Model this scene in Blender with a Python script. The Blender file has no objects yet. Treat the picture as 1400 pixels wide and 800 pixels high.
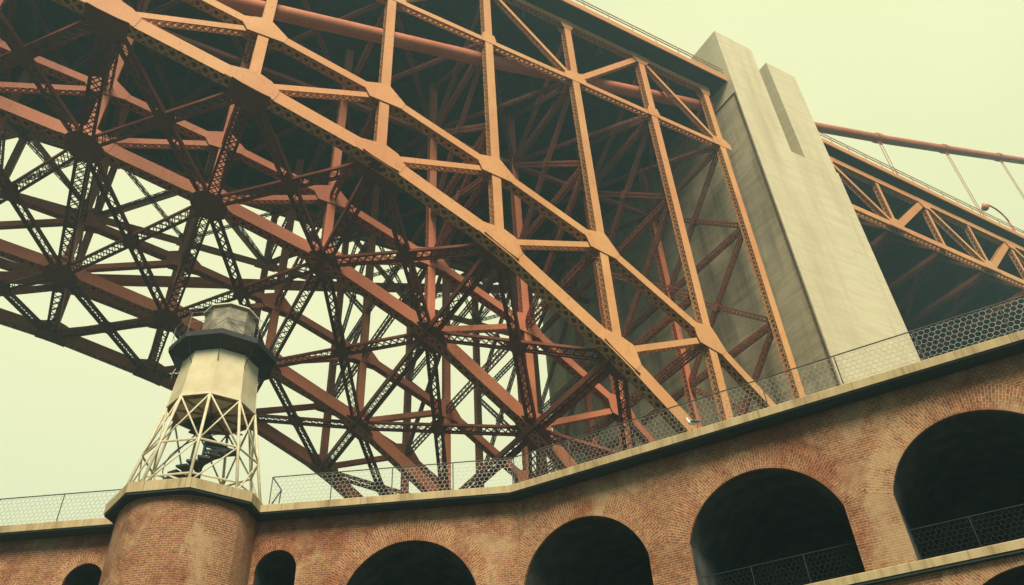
import bpy, math, random
from mathutils import Vector, Matrix
random.seed(7)
R = math.radians
C = bpy.context.scene.collection
scn = bpy.context.scene

# ------------------------------------------------------------------ camera
# origin of the scene = the photographer's eye, 1.6 m above the courtyard
GROUND = -1.6
cd = bpy.data.cameras.new('camera'); cam = bpy.data.objects.new('camera', cd); C.objects.link(cam)
cd.sensor_width = 36.0; cd.lens = 36.0 * 1084.76 / 1400.0
cd.clip_start = 0.1; cd.clip_end = 6000
cam.matrix_world = Matrix(((0.8734260, -0.2645857, -0.4088049), (-0.4842745, -0.5599526, -0.6722584),
                           (-0.0510414, 0.7851417, -0.6172093))).to_4x4()
# columns of the matrix above: camera right, up and back
scn.camera = cam
scn.render.resolution_x = 1024; scn.render.resolution_y = 585

# ------------------------------------------------------------------ sky, sun, exposure
SUN_EL, SUN_AZ = R(43), R(-110)         # azimuth of the sun measured in plan from +x
sd = Vector((math.cos(SUN_EL)*math.cos(SUN_AZ), math.cos(SUN_EL)*math.sin(SUN_AZ), math.sin(SUN_EL)))
w = bpy.data.worlds.new('World'); scn.world = w; w.use_nodes = True
nt = w.node_tree; nt.nodes.clear()
out = nt.nodes.new('ShaderNodeOutputWorld'); bg = nt.nodes.new('ShaderNodeBackground'); add = nt.nodes.new('ShaderNodeAddShader')
sky = nt.nodes.new('ShaderNodeTexSky'); sky.sky_type = 'NISHITA'; sky.sun_disc = False
sky.sun_elevation = SUN_EL; sky.sun_rotation = R(90) - SUN_AZ
bg.inputs['Strength'].default_value = 0.012
nt.links.new(sky.outputs[0], bg.inputs[0])
fog = nt.nodes.new('ShaderNodeBackground'); fog.inputs['Strength'].default_value = 0.92           # the pale fog layer that fills the sky
tc = nt.nodes.new('ShaderNodeTexCoord'); nz = nt.nodes.new('ShaderNodeTexNoise'); nz.inputs['Scale'].default_value = 1.6
nz.inputs['Detail'].default_value = 3
cr = nt.nodes.new('ShaderNodeValToRGB')
cr.color_ramp.elements[0].position = 0.35; cr.color_ramp.elements[0].color = (0.82, 0.815, 0.445, 1)
cr.color_ramp.elements[1].position = 0.65; cr.color_ramp.elements[1].color = (0.90, 0.885, 0.515, 1)
nt.links.new(tc.outputs['Generated'], nz.inputs['Vector']); nt.links.new(nz.outputs['Fac'], cr.inputs[0])
sep = nt.nodes.new('ShaderNodeSeparateXYZ'); nt.links.new(tc.outputs['Generated'], sep.inputs[0])
# pale fog in view; unseen sky behind and overhead dimmed teal to deepen shade
def mrange(src, a, b, c, d):
    m = nt.nodes.new('ShaderNodeMapRange'); m.interpolation_type = 'SMOOTHSTEP'
    for k, v in (('From Min', a), ('From Max', b), ('To Min', c), ('To Max', d)): m.inputs[k].default_value = v
    nt.links.new(src, m.inputs['Value']); return m.outputs[0]
def mul(a, b):
    m = nt.nodes.new('ShaderNodeMath'); m.operation = 'MULTIPLY'; nt.links.new(a, m.inputs[0]); nt.links.new(b, m.inputs[1]); return m.outputs[0]
mask = mul(mrange(sep.outputs['Y'], -0.25, 0.09, 0, 1), mrange(sep.outputs['Z'], 0.82, 0.95, 1, 0.15))
mask = mul(mask, mrange(sep.outputs['Z'], 0.05, 0.34, 0.0, 1.0))  # unseen sky near the horizon dimmed too, darkening undersides
dim = nt.nodes.new('ShaderNodeMix'); dim.data_type = 'RGBA'; dim.inputs[6].default_value = (0.035, 0.115, 0.15, 1)
nt.links.new(mask, dim.inputs[0]); nt.links.new(cr.outputs[0], dim.inputs[7]); nt.links.new(dim.outputs[2], fog.inputs[0])

nt.links.new(bg.outputs[0], add.inputs[0]); nt.links.new(fog.outputs[0], add.inputs[1]); nt.links.new(add.outputs[0], out.inputs[0])

sl = bpy.data.lights.new('sun', 'SUN'); sl.energy = 5.0; sl.angle = R(26); sl.color = (1.0, 0.88, 0.64)
so = bpy.data.objects.new('sun', sl); C.objects.link(so)
so.rotation_euler = sd.to_track_quat('Z', 'Y').to_euler(); so.location = (0, -60, 120)
scn.view_settings.view_transform = 'Standard'; scn.view_settings.look = 'None'
scn.view_settings.exposure = 0.42; scn.view_settings.gamma = 1.0
HAZE_DENSITY = 0.0020

# ------------------------------------------------------------------ materials
def newmat(name):
    m = bpy.data.materials.new(name); m.use_nodes = True
    return m, m.node_tree, m.node_tree.nodes['Principled BSDF']
def N(nt, t, **kw):
    n = nt.nodes.new(t)
    for k, v in kw.items():
        if k in n.inputs.keys(): n.inputs[k].default_value = v
        else: setattr(n, k, v)
    return n
def ramp(nt, src, stops):
    r = nt.nodes.new('ShaderNodeValToRGB'); e = r.color_ramp.elements
    while len(e) < len(stops): e.new(0.5)
    for i, (p, c) in enumerate(stops): e[i].position = p; e[i].color = (c[0], c[1], c[2], 1)
    nt.links.new(src, r.inputs[0]); return r
def mix(nt, a, b, fac, mode='MIX'):
    m = nt.nodes.new('ShaderNodeMix'); m.data_type = 'RGBA'; m.blend_type = mode
    for s, v in ((m.inputs[0], fac), (m.inputs[6], a), (m.inputs[7], b)):
        if hasattr(v, 'links') or hasattr(v, 'is_linked'): nt.links.new(v, s)
        elif isinstance(v, tuple): s.default_value = (v[0], v[1], v[2], 1)
        else: s.default_value = v
    return m.outputs[2]
def simple(name, c1, c2, rough=0.6, scale=3.0, bump=0.0, metal=0.0):
    m, nt, b = newmat(name)
    tc = nt.nodes.new('ShaderNodeTexCoord'); nz = N(nt, 'ShaderNodeTexNoise', Scale=scale, Detail=6.0)
    nt.links.new(tc.outputs['Object'], nz.inputs['Vector'])
    r = ramp(nt, nz.outputs['Fac'], [(0.35, c1), (0.65, c2)])
    nt.links.new(r.outputs[0], b.inputs['Base Color']); b.inputs['Roughness'].default_value = rough
    b.inputs['Metallic'].default_value = metal
    if bump:
        bp = N(nt, 'ShaderNodeBump', Strength=bump, Distance=0.02)
        nt.links.new(nz.outputs['Fac'], bp.inputs['Height']); nt.links.new(bp.outputs[0], b.inputs['Normal'])
    return m
def paint(name, base, dark, rust):
    m, nt, b = newmat(name)
    tc = nt.nodes.new('ShaderNodeTexCoord')
    n1 = N(nt, 'ShaderNodeTexNoise', Scale=0.35, Detail=5.0); n2 = N(nt, 'ShaderNodeTexNoise', Scale=2.3, Detail=8.0, Roughness=0.7)
    mp = N(nt, 'ShaderNodeMapping'); mp.inputs['Scale'].default_value = (5, 5, 0.5)
    n3 = N(nt, 'ShaderNodeTexNoise', Scale=1.2, Detail=5.0)
    nt.links.new(tc.outputs['Object'], n1.inputs['Vector']); nt.links.new(tc.outputs['Object'], n2.inputs['Vector'])
    nt.links.new(tc.outputs['Object'], mp.inputs['Vector']); nt.links.new(mp.outputs[0], n3.inputs['Vector'])
    r1 = ramp(nt, n1.outputs['Fac'], [(0.35, dark), (0.62, base)])
    k2 = ramp(nt, n2.outputs['Fac'], [(0.57, (0, 0, 0)), (0.72, (.85, .85, .85))])
    k3 = ramp(nt, n3.outputs['Fac'], [(0.55, (0, 0, 0)), (0.8, (.55, .55, .55))])
    n5 = N(nt, 'ShaderNodeTexNoise', Scale=0.055, Detail=2.0); nt.links.new(tc.outputs['Object'], n5.inputs['Vector'])
    k5 = ramp(nt, n5.outputs['Fac'], [(0.42, (0, 0, 0)), (0.60, (.55, .55, .55))])
    n6 = N(nt, 'ShaderNodeTexNoise', Scale=14.0, Detail=6.0, Roughness=0.75); nt.links.new(tc.outputs['Object'], n6.inputs['Vector'])
    k6 = ramp(nt, n6.outputs['Fac'], [(0.35, (.88, .86, .84)), (0.62, (1.06, 1.06, 1.06))])
    oi = nt.nodes.new('ShaderNodeObjectInfo'); k7 = ramp(nt, oi.outputs['Random'], [(0.0, (.93, .91, .89)), (1.0, (1.05, 1.04, 1.03))])
    c = mix(nt, r1.outputs[0], (dark[0], dark[1]*.82, dark[2]*.9), k5.outputs[0])
    c = mix(nt, c, rust, k2.outputs[0]); c = mix(nt, c, (dark[0]*.7, dark[1]*.62, dark[2]*.7), k3.outputs[0])
    c = mix(nt, c, k6.outputs[0], 1.0, 'MULTIPLY'); c = mix(nt, c, k7.outputs[0], 1.0, 'MULTIPLY')
    bp = N(nt, 'ShaderNodeBump', Strength=0.25, Distance=0.01); nt.links.new(n6.outputs['Fac'], bp.inputs['Height']); nt.links.new(bp.outputs[0], b.inputs['Normal'])
    nt.links.new(c, b.inputs['Base Color']); b.inputs['Roughness'].default_value = 0.62
    b.inputs['Specular IOR Level'].default_value = 0.3
    return m
STEEL = paint('lit_bridge_paint', (0.61, 0.315, 0.13), (0.54, 0.255, 0.10), (0.36, 0.13, 0.06))  # outer steel: yellowish highlight tone put into the paint colour
STEEL_LESS_LIT = paint('less_lit_bridge_paint', (0.50, 0.175, 0.085), (0.42, 0.135, 0.065), (0.26, 0.08, 0.045))  # same paint on the inner ribs, redder and darker as a less lit copy
STEEL_MID = paint('half_lit_bridge_paint', (0.30, 0.10, 0.055), (0.22, 0.07, 0.04), (0.18, 0.055, 0.035))  # same paint again, half-lit tone for the nearer tier members
STEEL_IN = paint('shaded_bridge_paint', (0.22, 0.06, 0.035), (0.15, 0.042, 0.026), (0.09, 0.03, 0.02))  # same paint for inner bracing, with its shade put into the colour

def concrete(name, light, dark, stain):
    m, nt, b = newmat(name)
    tc = nt.nodes.new('ShaderNodeTexCoord')
    mp = N(nt, 'ShaderNodeMapping'); mp.inputs['Scale'].default_value = (0.14, 0.14, 1.3)
    n1 = N(nt, 'ShaderNodeTexNoise', Scale=1.7, Detail=8.0, Roughness=0.65)
    n2 = N(nt, 'ShaderNodeTexNoise', Scale=0.13, Detail=5.0, Roughness=0.6)
    mp2 = N(nt, 'ShaderNodeMapping'); mp2.inputs['Scale'].default_value = (0.7, 0.7, 0.07)
    n3 = N(nt, 'ShaderNodeTexNoise', Scale=0.9, Detail=7.0, Roughness=0.65)
    nt.links.new(tc.outputs['Object'], mp.inputs['Vector']); nt.links.new(mp.outputs[0], n1.inputs['Vector'])
    nt.links.new(tc.outputs['Object'], n2.inputs['Vector'])
    nt.links.new(tc.outputs['Object'], mp2.inputs['Vector']); nt.links.new(mp2.outputs[0], n3.inputs['Vector'])
    r1 = ramp(nt, n1.outputs['Fac'], [(0.30, dark), (0.58, light)])
    k2 = ramp(nt, n2.outputs['Fac'], [(0.45, (0, 0, 0)), (0.72, (.7, .7, .7))])
    k3 = ramp(nt, n3.outputs['Fac'], [(0.46, (0, 0, 0)), (0.70, (.85, .85, .85))])
    c = mix(nt, r1.outputs[0], dark, k2.outputs[0]); c = mix(nt, c, stain, k3.outputs[0])
    # board lines of the lifts
    sx = N(nt, 'ShaderNodeSeparateXYZ'); nt.links.new(tc.outputs['Object'], sx.inputs[0])
    wv = N(nt, 'ShaderNodeMath', operation='MULTIPLY'); wv.inputs[1].default_value = 0.82; nt.links.new(sx.outputs['Z'], wv.inputs[0])
    fr = N(nt, 'ShaderNodeMath', operation='FRACT'); nt.links.new(wv.outputs[0], fr.inputs[0])
    ln = ramp(nt, fr.outputs[0], [(0.0, (.55, .55, .55)), (0.045, (0, 0, 0))])
    c = mix(nt, c, dark, ln.outputs[0])
    nt.links.new(c, b.inputs['Base Color']); b.inputs['Roughness'].default_value = 0.9
    bp = N(nt, 'ShaderNodeBump', Strength=0.5, Distance=0.05); nt.links.new(n1.outputs['Fac'], bp.inputs['Height']); nt.links.new(bp.outputs[0], b.inputs['Normal'])
    return m
CONC = concrete('pylon_concrete', (0.60, 0.53, 0.35), (0.50, 0.43, 0.28), (0.44, 0.36, 0.22))
CONC_OLD = concrete('stained_pylon_concrete', (0.50, 0.43, 0.28), (0.30, 0.25, 0.16), (0.13, 0.11, 0.07))

def brick(name, radial=False):
    m, nt, b = newmat(name)
    uv = nt.nodes.new('ShaderNodeUVMap'); uv.uv_map = 'UVMap'; tc = nt.nodes.new('ShaderNodeTexCoord')
    br = N(nt, 'ShaderNodeTexBrick')
    br.inputs['Scale'].default_value = 1.0
    br.inputs['Brick Width'].default_value = 0.205 if radial else 0.225
    br.inputs['Row Height'].default_value = 0.088 if radial else 0.082
    br.inputs['Mortar Size'].default_value = 0.012 if radial else 0.0115; br.inputs['Mortar Smooth'].default_value = 0.3
    br.inputs['Bias'].default_value = -0.1
    br.inputs['Color1'].default_value = (0.36, 0.138, 0.060, 1) if radial else (0.31, 0.118, 0.052, 1)
    br.inputs['Color2'].default_value = (0.22, 0.085, 0.05, 1) if radial else (0.19, 0.075, 0.045, 1)
    br.inputs['Mortar'].default_value = (0.52, 0.36, 0.19, 1) if radial else (0.44, 0.285, 0.145, 1)
    nt.links.new(uv.outputs[0], br.inputs['Vector'])
    n1 = N(nt, 'ShaderNodeTexNoise', Scale=0.55, Detail=9.0, Roughness=0.68, Distortion=0.5)
    n2 = N(nt, 'ShaderNodeTexNoise', Scale=0.33, Detail=9.0, Roughness=0.72)
    n3 = N(nt, 'ShaderNodeTexNoise', Scale=7.0, Detail=3.0)
    mp = N(nt, 'ShaderNodeMapping'); mp.inputs['Location'].default_value = (13, 5, 3); mp.inputs['Scale'].default_value = (1, 1, 0.75)
    nt.links.new(tc.outputs['Object'], mp.inputs['Vector']); nt.links.new(mp.outputs[0], n1.inputs['Vector'])
    nt.links.new(tc.outputs['Object'], n2.inputs['Vector']); nt.links.new(tc.outputs['Object'], n3.inputs['Vector'])
    pale = ramp(nt, n1.outputs['Fac'], [(0.52, (0, 0, 0)), (0.62, (.58, .58, .58))])
    red = ramp(nt, n2.outputs['Fac'], [(0.49, (0, 0, 0)), (0.60, (.85, .85, .85))])
    var = ramp(nt, n3.outputs['Fac'], [(0.3, (.72, .72, .72)), (0.7, (1.2, 1.2, 1.2))])
    c = mix(nt, br.outputs['Color'], var.outputs[0], 1.0, 'MULTIPLY')
    c = mix(nt, c, (0.48, 0.33, 0.18), pale.outputs[0])
    c = mix(nt, c, mix(nt, c, (0.64, 0.42, 0.36), 1.0, 'MULTIPLY'), red.outputs[0])
    # run-off staining just below the coping (local height of the wall, top at z = 13)
    sx = N(nt, 'ShaderNodeSeparateXYZ'); nt.links.new(tc.outputs['Object'], sx.inputs[0])
    n4 = N(nt, 'ShaderNodeTexNoise', Scale=1.1, Detail=6.0, Roughness=0.7)
    mp4 = N(nt, 'ShaderNodeMapping'); mp4.inputs['Scale'].default_value = (1.0, 1.0, 0.12)
    nt.links.new(tc.outputs['Object'], mp4.inputs['Vector']); nt.links.new(mp4.outputs[0], n4.inputs['Vector'])
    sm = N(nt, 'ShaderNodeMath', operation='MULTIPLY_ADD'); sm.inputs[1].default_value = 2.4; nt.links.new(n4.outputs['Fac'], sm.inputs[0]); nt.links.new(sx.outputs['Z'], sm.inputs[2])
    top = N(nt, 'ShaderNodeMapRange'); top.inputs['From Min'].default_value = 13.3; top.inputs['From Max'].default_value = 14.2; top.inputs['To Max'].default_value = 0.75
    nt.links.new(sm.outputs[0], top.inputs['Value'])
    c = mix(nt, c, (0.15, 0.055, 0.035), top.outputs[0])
    nt.links.new(c, b.inputs['Base Color']); b.inputs['Roughness'].default_value = 0.92
    bp = N(nt, 'ShaderNodeBump', Strength=0.5, Distance=0.012, invert=True)
    nt.links.new(br.outputs['Fac'], bp.inputs['Height']); nt.links.new(bp.outputs[0], b.inputs['Normal'])
    return m
BRICK = brick('old_red_brick'); BRICK_RING = brick('arch_ring_brick', True)
INNER = simple('shaded_casemate_brick', (0.006, 0.032, 0.042), (0.080, 0.070, 0.055), 0.95, 1.4, 0.5)  # vault brick near-black teal: casemate shade put into the colour
def coping_mat():
    m, nt, b = newmat('granite_coping')
    tc = nt.nodes.new('ShaderNodeTexCoord')
    n1 = N(nt, 'ShaderNodeTexNoise', Scale=1.0, Detail=7.0, Roughness=0.7); mp = N(nt, 'ShaderNodeMapping'); mp.inputs['Scale'].default_value = (2.2, 2.2, 0.35)
    nt.links.new(tc.outputs['Object'], mp.inputs['Vector']); nt.links.new(mp.outputs[0], n1.inputs['Vector'])
    r1 = ramp(nt, n1.outputs['Fac'], [(0.30, (0.22, 0.15, 0.075)), (0.48, (0.42, 0.31, 0.16)), (0.62, (0.50, 0.39, 0.22)), (0.75, (0.42, 0.26, 0.13))])
    uv = nt.nodes.new('ShaderNodeUVMap'); uv.uv_map = 'UVMap'; sx = N(nt, 'ShaderNodeSeparateXYZ'); nt.links.new(uv.outputs[0], sx.inputs[0])
    mm = N(nt, 'ShaderNodeMath', operation='MULTIPLY'); mm.inputs[1].default_value = 1/1.55; nt.links.new(sx.outputs['X'], mm.inputs[0])
    fr = N(nt, 'ShaderNodeMath', operation='FRACT'); nt.links.new(mm.outputs[0], fr.inputs[0])
    jl = ramp(nt, fr.outputs[0], [(0.0, (.9, .9, .9)), (0.022, (0, 0, 0))])
    c = mix(nt, r1.outputs[0], (0.14, 0.10, 0.06), jl.outputs[0])
    nt.links.new(c, b.inputs['Base Color']); b.inputs['Roughness'].default_value = 0.9
    bp = N(nt, 'ShaderNodeBump', Strength=0.4, Distance=0.02); nt.links.new(n1.outputs['Fac'], bp.inputs['Height']); nt.links.new(bp.outputs[0], b.inputs['Normal'])
    return m
COPING = coping_mat()
DECKM = simple('shaded_deck_underside', (0.008, 0.020, 0.024), (0.016, 0.030, 0.034), 0.9, 0.8)  # teal-black: the shade below the deck is put into the colour
ASPH = simple('roof_paving', (0.03, 0.034, 0.032), (0.05, 0.05, 0.045), 0.95, 1.2, 0.3)
COURT = simple('courtyard_paving', (0.025, 0.028, 0.026), (0.045, 0.045, 0.04), 0.95, 0.8, 0.3)
WHITE = simple('weathered_white_paint', (0.54, 0.44, 0.26), (0.66, 0.58, 0.38), 0.6, 1.4, 0.15)
CREAM = simple('cream_leg_paint', (0.58, 0.50, 0.33), (0.68, 0.61, 0.43), 0.55, 4.0)
DRUM_UNDER = simple('rusty_drum_floor', (0.10, 0.065, 0.035), (0.36, 0.24, 0.12), 0.9, 3.0, 0.3)
BLACK = simple('black_ironwork', (0.012, 0.016, 0.018), (0.03, 0.032, 0.034), 0.6, 4.0)
GREYP = simple('grey_lantern_panel', (0.14, 0.12, 0.09), (0.33, 0.28, 0.20), 0.7, 2.5, 0.2)
LPALE = simple('pale_lantern_panel', (0.55, 0.50, 0.37), (0.66, 0.60, 0.45), 0.7, 2.5)
WIRE = simple('galvanised_wire', (0.30, 0.29, 0.25), (0.44, 0.42, 0.36), 0.5, 5.0, 0, 0.6)
RAILM = simple('dark_rail_steel', (0.05, 0.045, 0.04), (0.10, 0.09, 0.075), 0.6, 5.0)
CABLEM = paint('cable_paint', (0.58, 0.20, 0.10), (0.46, 0.14, 0.07), (0.3, 0.1, 0.05))
ROPE = simple('suspender_rope', (0.42, 0.20, 0.12), (0.5, 0.26, 0.16), 0.7, 4.0)
GULLW = simple('white_feathers', (0.72, 0.72, 0.68), (0.82, 0.82, 0.78), 0.8, 20)
GULLG = simple('grey_feathers', (0.05, 0.055, 0.06), (0.12, 0.13, 0.14), 0.8, 20)
BILL = simple('yellow_bill', (0.7, 0.42, 0.05), (0.75, 0.5, 0.08), 0.5, 20)

# ------------------------------------------------------------------ mesh helpers
class MB:
    def __init__(s): s.v = []; s.f = []; s.uv = None
    def add(s, vs, fs):
        n = len(s.v); s.v += [tuple(v) for v in vs]; s.f += [tuple(i + n for i in f) for f in fs]
    def frame(s, A, B, up):
        A = Vector(A); B = Vector(B); d = (B - A).normalized(); up = Vector(up)
        sd = d.cross(up)
        if sd.length < 1e-4: sd = d.cross(Vector((1, 0, 0)))
        sd.normalize(); u = sd.cross(d).normalized()
        return A, B, d, sd, u
    def beam(s, A, B, w, h, up=(0, 0, 1), os=0.0, ou=0.0):
        """solid bar: w across (dir x up), h along up, offset os/ou"""
        A, B, d, sd, u = s.frame(A, B, up)
        A = A + sd*os + u*ou; B = B + sd*os + u*ou
        vs = [P + sd*(a*w/2) + u*(b*h/2) for P in (A, B) for a, b in ((-1, -1), (1, -1), (1, 1), (-1, 1))]
        s.add(vs, [(0, 1, 2, 3), (7, 6, 5, 4), (0, 4, 5, 1), (1, 5, 6, 2), (2, 6, 7, 3), (3, 7, 4, 0)])
    def box(s, x0, x1, y0, y1, z0, z1):
        s.add([(x, y, z) for z in (z0, z1) for x, y in ((x0, y0), (x1, y0), (x1, y1), (x0, y1))],
              [(3, 2, 1, 0), (4, 5, 6, 7), (0, 1, 5, 4), (1, 2, 6, 5), (2, 3, 7, 6), (3, 0, 4, 7)])
    def tube(s, pts, r, n=8, close=True):
        pts = [Vector(p) for p in pts]; k0 = len(s.v); rs = r if isinstance(r, (list, tuple)) else [r]*len(pts)
        prev = None
        for i, P in enumerate(pts):
            d = (pts[min(i+1, len(pts)-1)] - pts[max(i-1, 0)]).normalized()
            if prev is None: a = d.orthogonal().normalized()
            else: a = (prev - d*prev.dot(d)).normalized()
            prev = a; b = d.cross(a)
            for j in range(n):
                t = 2*math.pi*j/n; s.v.append(tuple(P + (a*math.cos(t) + b*math.sin(t))*rs[i]))
        for i in range(len(pts)-1):
            for j in range(n):
                q = k0 + i*n; s.f.append((q+j, q+(j+1) % n, q+n+(j+1) % n, q+n+j))
        if close:
            s.f.append(tuple(k0 + j for j in range(n))[::-1]); e = k0 + (len(pts)-1)*n; s.f.append(tuple(e + j for j in range(n)))
    def prism(s, poly, ax, t0, t1):
        """poly 2-D hull extruded along axis ax ('y': poly is (x,z); 'z': poly is (x,y))"""
        n = len(poly)
        mk = (lambda p, t: (p[0], t, p[1])) if ax == 'y' else (lambda p, t: (p[0], p[1], t))
        s.add([mk(p, t0) for p in poly] + [mk(p, t1) for p in poly],
              [tuple(range(n)), tuple(range(2*n-1, n-1, -1))] + [(i, i+n, (i+1) % n + n, (i+1) % n) for i in range(n)])
    # --- built-up riveted members
    def laced(s, A, B, w, d, up, t=0.035, pitch=0.75, bar=0.085, faces=(1, 1)):
        """two solid plates (w wide, lying across 'dir x up') at +-d/2 along up, joined by zig-zag lacing on the two side faces"""
        A, B, dr, sd, u = s.frame(A, B, up)
        L = (B-A).length
        s.beam(A, B, w, t, up, 0, d/2); s.beam(A, B, w, t, up, 0, -d/2)
        n = max(2, int(round(L/pitch)))
        for k, sg in enumerate((-1, 1)):
            if not faces[k]: continue
            o = sd*(sg*(w/2 - 0.02))
            for i in range(n):
                a = A + dr*(L*i/n) + o; b = A + dr*(L*(i+1)/n) + o
                q = 1 if i % 2 else -1
                s.beam(a + u*(q*(d/2-.02)), b - u*(q*(d/2-.02)), 0.018, bar, dr.cross(sd)) if False else s.flat(a + u*(q*(d/2-.02)), b - u*(q*(d/2-.02)), bar, 0.016, sd)
                s.flat(a - u*(q*(d/2-.02)), b + u*(q*(d/2-.02)), bar, 0.016, sd*1.0, 0.018*sg)
    def flat(s, A, B, w, t, nrm, off=0.0):
        """flat bar whose thin side is along nrm"""
        A = Vector(A); B = Vector(B); d = (B-A).normalized(); n = Vector(nrm).normalized(); a = d.cross(n).normalized()
        A = A + n*off; B = B + n*off
        vs = [P + a*(i*w/2) + n*(j*t/2) for P in (A, B) for i, j in ((-1, -1), (1, -1), (1, 1), (-1, 1))]
        s.add(vs, [(0, 1, 2, 3), (7, 6, 5, 4), (0, 4, 5, 1), (1, 5, 6, 2), (2, 6, 7, 3), (3, 7, 4, 0)])
    def lattice(s, A, B, w, h, up, pitch=None, fl=0.16, bar=0.07, both=True, cross=False, open_=False):
        """two angle flanges w apart (across), h deep along up, with lacing in the planes +-h/2"""
        A, B, dr, sd, u = s.frame(A, B, up)
        L = (B-A).length
        if open_:
            for sg in (-1, 1):
                for q in (-1, 1):
                    s.beam(A, B, fl*.8, fl*.8, up, sg*(w/2-fl*.4), q*(h/2-fl*.4))
            n = max(2, int(round(L/(pitch or w*0.95))))
            for q in (-1, 1):
                for i in range(n):
                    z = 1 if i % 2 else -1
                    a = A + dr*(L*i/n) + u*(q*(h/2+.005)); b = A + dr*(L*(i+1)/n) + u*(q*(h/2+.005))
                    s.flat(a + sd*(z*(w/2-.03)), b - sd*(z*(w/2-.03)), bar, 0.012, u)
                    if cross: s.flat(a - sd*(z*(w/2-.03)), b + sd*(z*(w/2-.03)), bar, 0.012, u, 0.014*q)
                    a = A + dr*(L*i/n) + sd*(q*(w/2+.005)); b = A + dr*(L*(i+1)/n) + sd*(q*(w/2+.005))
                    s.flat(a + u*(z*(h/2-.03)), b - u*(z*(h/2-.03)), bar, 0.012, sd)
            return
        for sg in (-1, 1):
            o = sd*(sg*(w/2))
            s.flat(A+o, B+o, h, 0.03, sd)
            for q in ((-1, 1) if both else (-1,)):
                oo = o - sd*(sg*fl/2) + u*(q*h/2)
                s.flat(A+oo, B+oo, fl, 0.025, u)
        n = max(2, int(round(L/(pitch or w*0.95))))
        for q in ((-1, 1) if both else (-1,)):
            for i in range(n):
                z = 1 if i % 2 else -1
                a = A + dr*(L*i/n) + u*(q*(h/2+.02)); b = A + dr*(L*(i+1)/n) + u*(q*(h/2+.02))
                s.flat(a + sd*(z*(w/2-.05)), b - sd*(z*(w/2-.05)), bar, 0.015, u)
                if cross: s.flat(a - sd*(z*(w/2-.05)), b + sd*(z*(w/2-.05)), bar, 0.015, u, 0.017*q)
    def build(s, name, mat, parent=None, smooth=False, loc=None):
        me = bpy.data.meshes.new(name); me.from_pydata(s.v, [], s.f); me.update()
        if s.uv is not None:
            ul = me.uv_layers.new(name='UVMap')
            for i, c in enumerate(s.uv): ul.data[i].uv = c
        me.materials.append(mat)
        if smooth:
            for p in me.polygons: p.use_smooth = True
        o = bpy.data.objects.new(name, me); C.objects.link(o)
        if parent is not None: o.parent = parent
        return o
def tag(o, label=None, cat=None, group=None, kind=None):
    if label: o['label'] = label
    if cat: o['category'] = cat
    if group: o['group'] = group
    if kind: o['kind'] = kind
    return o
def thing(name, label, cat, loc=(0, 0, 0), group=None):
    o = bpy.data.objects.new(name, None); C.objects.link(o); o.location = loc; o.empty_display_size = 0.5
    return tag(o, label, cat, group)
def part(mb, name, mat, root, smooth=False):
    """mesh written in world coordinates, parented to an unrotated root"""
    r = root
    off = Vector((0, 0, 0))
    while r is not None: off += Vector(r.location); r = r.parent
    mb.v = [tuple(Vector(v) - off) for v in mb.v]
    return mb.build(name, mat, root, smooth)
def hull(pts):
    pts = sorted(set((round(x, 4), round(y, 4)) for x, y in pts))
    def half(ps):
        h = []
        for p in ps:
            while len(h) > 1 and (h[-1][0]-h[-2][0])*(p[1]-h[-2][1]) - (h[-1][1]-h[-2][1])*(p[0]-h[-2][0]) <= 0: h.pop()
            h.append(p)
        return h[:-1]
    return half(pts) + half(pts[::-1])

# ------------------------------------------------------------------ ground
g = MB(); g.add([(-1500, -1500, GROUND), (1500, -1500, GROUND), (1500, 1500, GROUND), (-1500, 1500, GROUND)], [(0, 1, 2, 3)])
tag(g.build('ground', COURT), 'pale paved ground of the fort courtyard', None, None, 'structure')

# ================================================================== BRICK FORT
TOP = 13.0; RV = 0.12      # RV: depth of the brick reveal before the dark casemate starts
fort = thing('brick_fort', 'red brick fort with arched casemates and stone coping under the bridge', 'fort', (0, 0, 0))
KS = 1.0122     # the brick face lies 0.75 m behind the nose of the coping
A0 = Vector((6.57344601, 30.20327043, 0))*KS; K0 = Vector((14.70763612, 24.86950036, 0))*KS
dA = (K0 - A0).normalized(); nA = Vector((-dA.y, dA.x, 0))          # outward from the courtyard
dB = Vector((0.50367265, -0.86389459, 0)); nB = Vector((-dB.y, dB.x, 0))

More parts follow.
